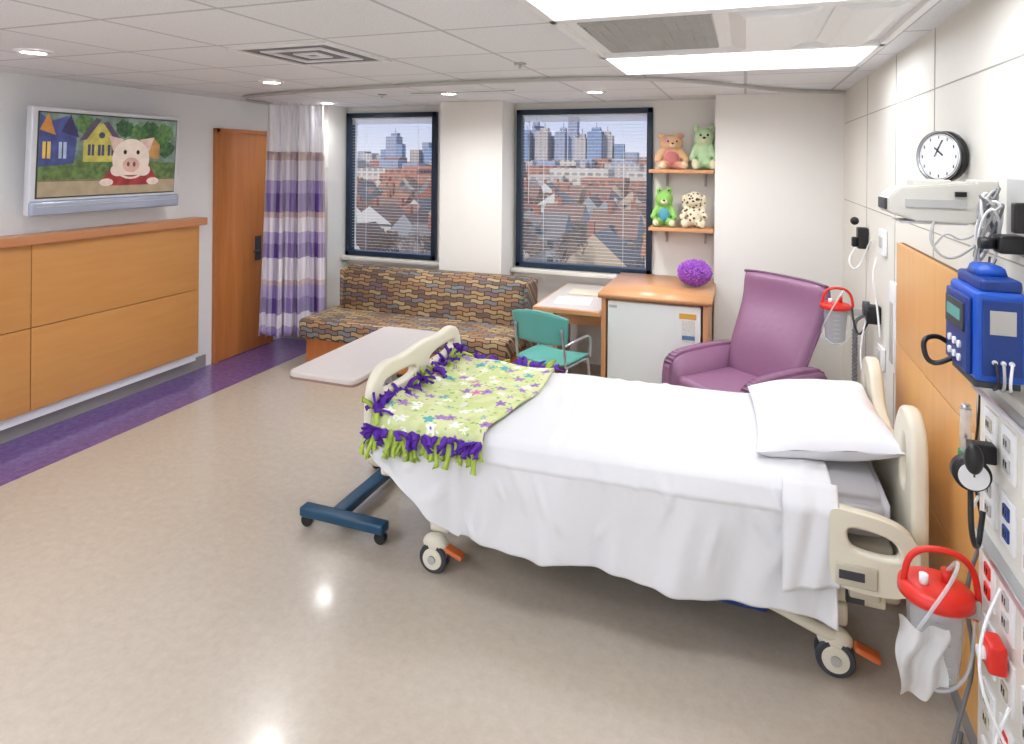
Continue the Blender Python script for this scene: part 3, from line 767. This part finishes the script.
def diffuser(x,y,s):
    P=[]
    for k in range(5):
        a=s*(1-k*.19); w=.035 if k%2==0 else .024
        for (x0,x1,y0,y1) in ((x-a,x+a,y-a,y-a+w),(x-a,x+a,y+a-w,y+a),(x-a,x-a+w,y-a+w,y+a-w),(x+a-w,x+a,y-a+w,y+a-w)):
            P.append(box('vane_%d'%len(P),x0,x1,y0,y1,H-.010+(k%2)*.004,H-.001,m_white if k%2==0 else m_mid))
    P.append(box('backing',x-s*.9,x+s*.9,y-s*.9,y+s*.9,H-.003,H-.0015,m_mid))
    group('air_diffuser',P)
diffuser(-2.15,2.80,.30)
group('ceiling_slot_vent',[box('slot',-2.6,-1.7,4.62,4.68,H-.008,H-.001,m_dark),box('rim',-2.63,-1.67,4.6,4.62,H-.01,H-.001,m_white)])
for x,y in ((-1.2,3.4),(-2.9,4.7),(-3.2,1.8)):
    group('fire_sprinkler',[cyl('plate',(x,y,H-.006),.035,.01,m_silver,seg=20),cyl('head',(x,y,H-.02),.008,.025,m_silver,seg=12)])

# ------------------------------------------------------------ RIGHT WALL EQUIPMENT
P=[box('groove_back',XR-.02,XR,2.24,3.51,.12,1.52,gap)]
for k,(z0,z1) in enumerate(((.12,.563),(.567,1.043),(1.047,1.52))): P.append(box('panel_%d'%k,XR-.03,XR-.015,2.24,3.51,z0,z1,m_woodR,.002))
group('headwall_wood_panel',P)
def service():
    m_col=M('service_panel',(226,222,212),.4)
    P=[box('body',.655,XR,1.2,2.23,.06,1.30,m_col,.006,smooth=False)]
    k=0
    for z in (.14,.31,.49,.67,.90,1.08):
        for y in (2.13,2.0,1.86):
            k+=1
            P.append(box('outlet_plate_%d'%k,.648,.656,y-.045,y+.045,z,z+.13,m_white,.003))
            c=m_red if k%5==0 else (m_greyp if k%2 else m_blue2 if k%7==0 else m_beige2)
            P.append(box('socket_%d'%k,.643,.650,y-.02,y+.02,z+.02,z+.055,c,.003)); P.append(box('socket_b_%d'%k,.643,.650,y-.02,y+.02,z+.075,z+.11,c,.003))
            for q in (-1,1):
                P.append(box('slot_%d_%d'%(k,q),.6415,.644,y-.009,y-.005,z+.065+q*.0275-.006,z+.065+q*.0275+.010,m_black)); P.append(box('slot_b_%d_%d'%(k,q),.6415,.644,y+.005,y+.009,z+.065+q*.0275-.006,z+.065+q*.0275+.010,m_black))
    for z in (.83,1.25): P.append(box('rail_%d'%int(z*100),.625,.656,1.2,2.2,z,z+.022,m_silver,.003))
    group('gas_service_panel',P)
service()
P=[cyl('case',(0,.004,0),.100,.038,m_black,'Y',bev=.006,seg=48),lathe('rim',(0,-.02,0),[(.086,0),(.092,.007),(.099,.005),(.1,-.004)],m_silver,48,'Y'),cyl('face',(0,-.0155,0),.090,.003,M('clock_face',(246,246,246),.4,var=.01),'Y',seg=48)]
for k in range(12):
    t=k*math.pi/6; P.append(box('tick_%d'%k,-.002+.076*math.sin(t),.002+.076*math.sin(t),-.0185,-.0172,.076*math.cos(t)-.006,.076*math.cos(t)+.006,m_dark))
P+=[box('hour_hand',-.003,.003,-.0195,-.0185,-.005,.045,m_black,rot=(0,-.9,0)),box('minute_hand',-.002,.002,-.021,-.020,-.005,.07,m_black,rot=(0,.5,0)),
    box('wall_bracket',-.02,.02,.02,.10,-.02,.02,m_black)]
group('round_clock',P,loc=(.655,2.63,1.925),rotz=math.radians(-58),scale=.9)
m_lampg=M('lamp_grey',(206,202,192),.5)
P=[prism('lamp_head',[(.425,1.745),(.425,1.795),(.455,1.825),(.655,1.845),(.675,1.825),(.675,1.735),(.64,1.715),(.5,1.72)],'Y',2.28,2.43,m_lampg,.005,2,False),
   box('vent_strip',.47,.63,2.276,2.281,1.765,1.79,m_greyp),box('lamp_lens',.46,.64,2.30,2.41,1.712,1.72,m_white),
   box('end_cap',.418,.428,2.30,2.41,1.755,1.79,m_dark,.002),box('wall_mount',.665,XR-.001,2.30,2.42,1.71,1.85,m_lampg,.006,smooth=False),
   box('switch',.60,.63,2.272,2.28,1.80,1.815,m_black),box('top_box',.50,.60,2.31,2.41,1.825,1.85,m_lampg,.005,smooth=False),
   tube('lamp_cord',[(.55,2.285,1.73),(.53,2.27,1.66),(.58,2.26,1.60),(.66,2.27,1.66),(.70,2.28,1.74)],.004,m_greyp)]
group('bed_reading_lamp',P)
P=[box('body',.555,.665,1.93,2.15,1.345,1.575,m_blue,.015,3),box('front_face',.543,.556,1.95,2.135,1.355,1.555,m_blue2,.006),
   box('display',.538,.544,1.97,2.12,1.46,1.535,m_dark,.003),box('display_text',.5365,.5385,1.99,2.10,1.485,1.515,emis('lcd',(120,200,190),.4)),
   box('top_cap',.57,.66,1.94,2.14,1.57,1.605,m_blue2,.012),prism('handle',[(.58,1.60),(.59,1.63),(.64,1.63),(.65,1.60)],'Y',2.0,2.10,m_blue,.004),
   box('side_bezel',.57,.655,1.925,1.931,1.365,1.555,m_blue2,.004),box('side_label',.585,.64,1.922,1.926,1.47,1.53,m_greyp),
   box('bottom_tray',.56,.66,1.95,2.14,1.325,1.345,m_dark,.005),
   box('mount_clamp',.665,XR-.001,2.03,2.10,1.43,1.51,m_dark,.008),
   tube('tube_loop',[(.56,2.08,1.37),(.49,2.08,1.33),(.475,2.10,1.40),(.52,2.13,1.41),(.55,2.13,1.39)],.007,m_black)]
for k in range(6): P.append(cyl('key_%d'%k,(.540,2.005+.04*(k%3),1.385+.035*(k//3)),.010,.006,m_white,'X',seg=12))
for k in range(3): P.append(cyl('side_port_%d'%k,(.595+.018*k,1.922,1.40),.006,.006,m_white,'Y',seg=12))
for k in range(3): P.append(tube('lead_%d'%k,[(.595+.018*k,1.918,1.40),(.60+.01*k,1.90,1.35),(.60+.02*k,1.95,1.32),(.63,2.02,1.315)],.0035,(m_black,m_greyp,m_white)[k]))
group('blue_vital_signs_monitor',P)
def canister(name,loc,s=1.0,bag=True,arm=.1):
    P=[lathe('cup',(0,0,-.24),[(0,0),(.055,0),(.06,.01),(.078,.235),(.082,.24),(.074,.24),(.056,.012),(0,.008)],m_clear),
       lathe('lid',(0,0,0),[(0,.03),(.05,.028),(.08,.022),(.096,.012),(.098,-.012),(.09,-.016),(.084,-.012),(0,-.01)],m_red),
       cyl('port_1',(.03,.01,.045),.014,.04,m_red,seg=16),cyl('port_2',(-.035,-.02,.04),.012,.03,m_white,seg=16),
       tube('lid_handle',[(-.085,0,.0),(-.07,.0,.10),(.0,.0,.13),(.09,.0,.11),(.11,.0,.0),(.10,.0,-.06)],.009,m_red),
       tube('suction_tube',[(.03,.01,.06),(.05,-.04,.13),(.02,-.1,.1),(-.06,-.10,-.05),(-.10,-.05,-.18),(-.02,-.09,-.25),(.08,-.03,-.22),(.10,.0,-.05)],.005,m_clear),
       box('holder',.07,.07+arm,-.02,.02,-.05,.0,m_greyp,.005)]
    for k in range(6): P.append(box('graduation_%d'%k,-.02,.02,-.078,-.076,-.20+k*.03,-.198+k*.03,m_greyp))
    if bag:
        P.append(grid('liner_bag',20,20,lambda u,v:(-.115+.12*u+.006*math.sin(v*9),-.09+.016*math.sin(u*11+v*5)-.04*(u-.5)**2,-.03-.22*v-.035*math.sin(u*3)+.05*u*v),m_bag))
    group(name,P,loc=loc,scale=s)
canister('suction_canister',(.53,2.16,.66),.98,True,.04)
canister('suction_canister',(.53,4.35,1.02),.9,False,.12)
P=[box('red_outlet',.60,.642,1.96,2.03,.585,.66,m_red,.01),cyl('knob',(.595,1.995,.62),.016,.02,m_white,'X')]
group('vacuum_regulator',P)
P=[cyl('dial',(.585,2.06,1.06),.045,.05,m_black,'Y',bev=.008),cyl('dial_face',(.585,2.033,1.06),.036,.004,m_white,'Y'),
   box('needle',.583,.587,2.029,2.031,1.06,1.088,m_black),
   box('stem',.58,.643,2.05,2.09,1.09,1.14,m_black,.006),tube('bulb_tube',[(.585,2.06,1.02),(.57,2.0,.92),(.60,2.05,.85),(.62,2.08,.95)],.007,m_black),
   ball('bulb',(.575,2.0,1.12),(.022,.022,.04),m_black)]
group('blood_pressure_gauge',P)
group('oxygen_flowmeter',[cyl('flow_tube',(.60,2.16,1.14),.014,.12,m_clear,seg=16),cyl('flow_ball',(.60,2.16,1.12),.005,.01,m_black,seg=12),cyl('flow_base',(.60,2.16,1.06),.018,.04,m_green,seg=16),cyl('cap',(.60,2.16,1.205),.012,.015,m_silver,seg=16),cyl('nut',(.62,2.16,1.06),.012,.045,m_silver,'X',seg=16)])
# coiled cables above the monitor
P=[]
for k in range(9):
    cx,cz=.665,1.81-.013*k; a=.045+.006*k
    P.append(tube('coil_%d'%k,[(cx-.02+.025*math.sin(t+k),2.14+.4*a*math.cos(t+.2*k),cz-.02+a*math.sin(t)) for t in [i*6.283/10 for i in range(10)]],.0038,(m_cuff,m_greyp,m_white)[k%3],closed=True,it=2))
P.append(box('black_clamp',.64,.70,2.04,2.10,1.66,1.71,m_black,.01)); P.append(cyl('clamp_knob',(.62,2.07,1.685),.016,.035,m_black,'X'))
P.append(box('black_hook',.66,.70,2.0,2.03,1.72,1.80,m_black,.006))
P.append(box('hook_plate',.705,XR-.001,2.0,2.2,1.65,1.86,m_greyp,.004))
P.append(tube('thin_lead',[(.66,2.2,1.72),(.60,2.2,1.67),(.56,2.2,1.70),(.54,2.21,1.67),(.53,2.21,1.655)],.003,m_greyp))
group('coiled_cables',P)
# cords hanging beside the panel
P=[]
for k in range(5):
    P.append(tube('cord_%d'%k,[(.70,2.26+.012*k,1.62),(.66+.006*k,2.265+.015*k,1.50-.05*k),(.67,2.27+.01*k,1.2-.03*k),(.645+.01*k,2.26+.012*k,.98),(.68,2.27,.80)],.0035,(m_black,m_greyp,m_white,m_cuff,m_black)[k]))
P.append(tube('floor_cable',[(.68,2.27,.80),(.63,2.28,.6),(.67,2.29,.4),(.62,2.28,.2),(.60,2.30,.04),(.66,2.42,.012),(.69,2.5,.012)],.006,m_cuff))
group('power_cords',P)
P=[tube('white_tube_1',[(.615,2.10,.98),(.60,2.12,.92),(.61,2.13,.88),(.625,2.10,.84)],.004,m_white),
   tube('white_tube_2',[(.625,1.90,.56),(.58,1.88,.45),(.60,1.92,.3),(.64,1.9,.2)],.004,m_white),
   tube('white_tube_3',[(.62,1.95,.82),(.57,1.92,.72),(.56,1.9,.6),(.60,1.88,.5),(.64,1.87,.42)],.004,m_white)]
group('suction_tubing',P)
P=[box('plate',.70,XR-.001,3.88,4.02,1.40,1.54,m_white,.005),box('plate_dark',.695,.702,3.92,3.98,1.44,1.5,m_greyp,.003)]
group('power_outlet',P)
group('power_outlet',[box('plate',.70,XR-.001,3.9,4.03,.78,.9,m_white,.005),box('socket',.695,.702,3.94,3.99,.80,.88,m_greyp,.003)])
group('power_outlet',[box('plate',.70,XR-.001,3.6,3.72,.86,1.3,m_white,.005),box('socket',.695,.702,3.63,3.69,.9,1.2,m_greyp,.003)])
P=[box('cradle',.66,XR-.001,4.42,4.5,1.37,1.5,m_black,.01),box('handset',.63,.66,4.43,4.48,1.38,1.44,m_black,.01),ball('knob',(.645,4.45,1.54),.025,m_black),
   tube('cord',[(.65,4.44,1.38),(.60,4.40,1.3),(.63,4.36,1.24),(.68,4.38,1.3),(.70,4.30,1.42),(.70,4.2,1.45)],.005,m_white)]
group('otoscope_handset',P)
P=[box('body',.65,XR-.001,4.02,4.10,1.0,1.1,m_black,.01),cyl('dial',(.65,4.06,1.08),.04,.03,m_dark,'X'),
   tube('hose_1',[(.66,4.06,1.0),(.62,4.1,.9),(.60,4.16,.98),(.60,4.2,1.05)],.006,m_black),
   tube('white_hose',[(.69,4.0,1.38),(.66,3.96,1.28),(.69,3.98,1.12),(.70,3.95,.95)],.005,m_white),
   tube('white_hose_2',[(.68,4.1,1.1),(.60,4.0,.85),(.64,3.9,.6),(.69,3.85,.4)],.004,m_white)]
group('oxygen_regulator',P)
P=[]
for k in range(22): P.append(lathe('rib_%d'%k,(.63,4.30,.42+k*.022),[(.012,0),(.017,.009),(.012,.02)],m_cuff,seg=12))
P.append(tube('hose_top',[(.63,4.30,.9),(.63,4.30,.95),(.67,4.26,1.0),(.70,4.2,1.0)],.010,m_cuff)); P.append(tube('hose_bottom',[(.63,4.30,.43),(.64,4.3,.36),(.70,4.26,.34)],.010,m_cuff))
group('corrugated_hose',P)

# ------------------------------------------------------------ CITY OUTSIDE
GZ=-16
m_ground=M('winter_ground',(140,126,110),.95,var=.3,scale=.05)
rawmesh('ground',[(-2500,40,GZ),(2500,40,GZ),(2500,4000,GZ),(-2500,4000,GZ)],[(0,1,2,3)],m_ground)
R=random.Random(23)
CITY=[]
wallm=[M('house_white',(206,200,194),.8),M('house_tan',(180,158,132),.8),M('house_brick',(150,92,72),.8),M('house_grey',(150,150,152),.8)]
roofm=[M('roof_brown',(126,94,80),.9),M('roof_grey',(114,106,104),.9),M('roof_rust',(156,104,80),.9),m_dark]
def houses():
    vs=[];fs=[];mi=[]
    def quadbox(x0,x1,y0,y1,z0,z1,m):
        n=len(vs)
        vs.extend([(x0,y0,z0),(x1,y0,z0),(x1,y1,z0),(x0,y1,z0),(x0,y0,z1),(x1,y0,z1),(x1,y1,z1),(x0,y1,z1)])
        for f in ((0,1,5,4),(1,2,6,5),(2,3,7,6),(3,0,4,7),(4,5,6,7)): fs.append(tuple(n+i for i in f)); mi.append(m)
    for y in (80,98,116,138,162,190,222,255):
        x=-.75*y-8
        while x<-.05*y:
            w=R.uniform(6,8.5); d=R.uniform(7,9); hh=R.uniform(4.5,6.5); rh=R.uniform(2.6,4.0); yy=y+R.uniform(-3,3)
            wm=R.choice([0,1,2,3,1]); rm=4+R.choice([0,1,2,0])
            quadbox(x,x+w,yy,yy+d,GZ,GZ+hh,wm)
            n=len(vs); z=GZ+hh; e=.5
            if R.random()<.6:
                vs.extend([(x-e,yy-e,z-.3),(x+w+e,yy-e,z-.3),(x+w+e,yy+d+e,z-.3),(x-e,yy+d+e,z-.3),(x+w/2,yy-e,z+rh),(x+w/2,yy+d+e,z+rh)])
                for f,mm in (((0,4,5,3),rm),((1,2,5,4),rm),((0,1,4),wm),((2,3,5),wm)): fs.append(tuple(n+i for i in f)); mi.append(mm)
            else:
                vs.extend([(x-e,yy-e,z-.3),(x+w+e,yy-e,z-.3),(x+w+e,yy+d+e,z-.3),(x-e,yy+d+e,z-.3),(x-e,yy+d/2,z+rh),(x+w+e,yy+d/2,z+rh)])
                for f,mm in (((0,1,5,4),rm),((2,3,4,5),rm),((1,2,5),wm),((3,0,4),wm)): fs.append(tuple(n+i for i in f)); mi.append(mm)
            quadbox(x+w*.3,x+w*.3+.8,yy+d*.4,yy+d*.4+.8,z,z+rh+1.2,2)
            for k in range(3):
                for q in range(2):
                    wx=x+w*(.18+.27*k); wz=GZ+1.2+q*2.6
                    if wz+1.4<GZ+hh: quadbox(wx,wx+1.0,yy-.06,yy,wz,wz+1.4,7)
            quadbox(x+w*.45,x+w*.45+.9,yy-.06,yy,z+.5,z+1.7,7)
            x+=w+R.uniform(2,7)
    me=bpy.data.meshes.new('houses'); me.from_pydata(vs,[],fs); me.update()
    for m in wallm+roofm: me.materials.append(m)
    me.polygons.foreach_set('material_index',mi)
    o=bpy.data.objects.new('houses',me); COL.objects.link(o); CITY.append(o)
houses()
def city():
    ms=[facade('tower_grey',(158,162,178),(122,132,156),4,3),facade('tower_glass',(134,150,176),(104,124,158),3.5,3),facade('tower_tan',(192,180,172),(140,134,138),4,3),
        facade('brick_block',(176,118,94),(116,92,86),4,3.2),facade('stone_block',(206,196,184),(140,134,132),4,3.2)]
    vs=[];fs=[];mi=[]
    def b(x,y,w,d,z1,m,z0=GZ):
        n=len(vs); x0=x-w/2;x1=x+w/2
        vs.extend([(x0,y,z0),(x1,y,z0),(x1,y+d,z0),(x0,y+d,z0),(x0,y,z1),(x1,y,z1),(x1,y+d,z1),(x0,y+d,z1)])
        for f in ((0,1,5,4),(1,2,6,5),(2,3,7,6),(3,0,4,7),(4,5,6,7)): fs.append(tuple(n+i for i in f)); mi.append(m)
    T=[(-206,13,28,1),(-196,10,36,0),(-187,13,30,2),(-176,12,22,1),(-168,10,30,0),(-157,9,44,0),(-149,11,24,2),(-135,14,30,1),(-124,10,26,2),(-113,9,18,1),(-101,12,10,0),(-90,14,6,2),(-214,12,20,0),
       (-357,13,26,0),(-346,8,18,1),(-366,9,12,1),(-332,10,12,2),(-322,8,20,0),(-312,11,14,1),(-385,14,8,2),(-400,12,10,0),(-374,9,6,2)]
    for x,w,z,m in T:
        b(x,600+R.uniform(-10,10),w,w,z,m)
        if z>20: b(x,603,w*.6,w*.5,z+4,m,z); b(x,606,.6,.6,z+9,m,z)
    for k in range(80):
        x=-R.uniform(40,440); b(x,R.uniform(480,590),R.uniform(10,22),15,R.uniform(-7,4),R.choice([0,2,3,4,2]))
    for k in range(38):
        y=R.uniform(290,420); x=-y*R.uniform(.08,.75); b(x,y,R.uniform(12,26),14,R.uniform(-10,-3),R.choice([3,3,4,2,3]))
    b(-78,310,30,16,-2,4); b(-60,282,20,14,-6,3); b(-155,285,32,16,-6,3); b(-172,320,22,16,-2,3); b(-38,280,18,12,-7,3); b(-100,330,24,14,-1,3)
    me=bpy.data.meshes.new('skyline'); me.from_pydata(vs,[],fs); me.update()
    for m in ms: me.materials.append(m)
    me.polygons.foreach_set('material_index',mi)
    o=bpy.data.objects.new('towers_and_blocks',me); COL.objects.link(o); CITY.append(o)
city()
def trees():
    vs=[];fs=[]
    RR=random.Random(9)
    def seg(a,b,r0,r1):
        d=(b-a).normalized(); s=d.orthogonal().normalized(); t=d.cross(s); n=len(vs)
        for (p,r) in ((a,r0),(b,r1)):
            for k in range(3):
                an=k*2.094; vs.append(p+s*math.cos(an)*r+t*math.sin(an)*r)
        for k in range(3): fs.append((n+k,n+(k+1)%3,n+3+(k+1)%3,n+3+k))
    def grow(p,d,L,r,dep):
        q=p+d*L; seg(p,q,r,r*.65)
        if dep==0: return
        for k in range(3 if dep>1 else 4):
            nd=(d+Vector((RR.uniform(-.7,.7),RR.uniform(-.7,.7),RR.uniform(-.15,.5)))).normalized()
            grow(q,nd,L*RR.uniform(.62,.8),max(r*.6,.035),dep-1)
    grow(Vector((0,0,0)),Vector((0,0,1)),2.6,.25,5)
    me=bpy.data.meshes.new('bare_tree'); me.from_pydata([tuple(v) for v in vs],[],fs); me.update(); me.materials.append(M('bark',(136,108,90),.95))
    for k in range(190):
        y=RR.uniform(68,270); x=-y*RR.uniform(.05,.78)
        o=bpy.data.objects.new('tree_%d'%k,me); COL.objects.link(o); o.location=(x,y,GZ); s=RR.uniform(.6,1.1); o.scale=(s,s,s); o.rotation_euler=(0,0,RR.uniform(0,6.28)); CITY.append(o)
trees()
e=bpy.data.objects.new('city_outside',None); COL.objects.link(e)
for c in CITY: c.parent=e

# ------------------------------------------------------------ WORLD / SUN
w=bpy.data.worlds.new('sky'); S.world=w; w.use_nodes=True; nt=w.node_tree
bg=nt.nodes['Background']
tc=nt.nodes.new('ShaderNodeTexCoord'); sx=nt.nodes.new('ShaderNodeSeparateXYZ'); nt.links.new(tc.outputs['Generated'],sx.inputs[0])
c=ramp(nt,sx.outputs[2],[(.0,lin((208,210,224))),(.06,lin((188,198,226))),(.5,lin((140,170,216)))])
nt.links.new(c,bg.inputs[0]); bg.inputs[1].default_value=1.1
sl=bpy.data.lights.new('sun','SUN'); sl.energy=2.9; sl.angle=.01; sl.color=(1,.95,.88)
so=bpy.data.objects.new('sun',sl); COL.objects.link(so); so.rotation_euler=(math.radians(50),0,math.radians(-35)); so.location=(0,-20,60)

# ------------------------------------------------------------ CAMERA
cd=bpy.data.cameras.new('camera'); cam=bpy.data.objects.new('camera',cd); COL.objects.link(cam)
cd.sensor_fit='HORIZONTAL'; cd.sensor_width=36; cd.lens=36*636/1024
cd.shift_y=-(372-160)/1024; cd.clip_start=.05; cd.clip_end=6000
cam.matrix_world=Matrix.Translation((0,0,1.9))@Matrix.Rotation(math.radians(20.1),4,'Z')@Matrix.Rotation(math.pi/2,4,'X')@Matrix.Rotation(math.radians(.5),4,'Z')
S.camera=cam
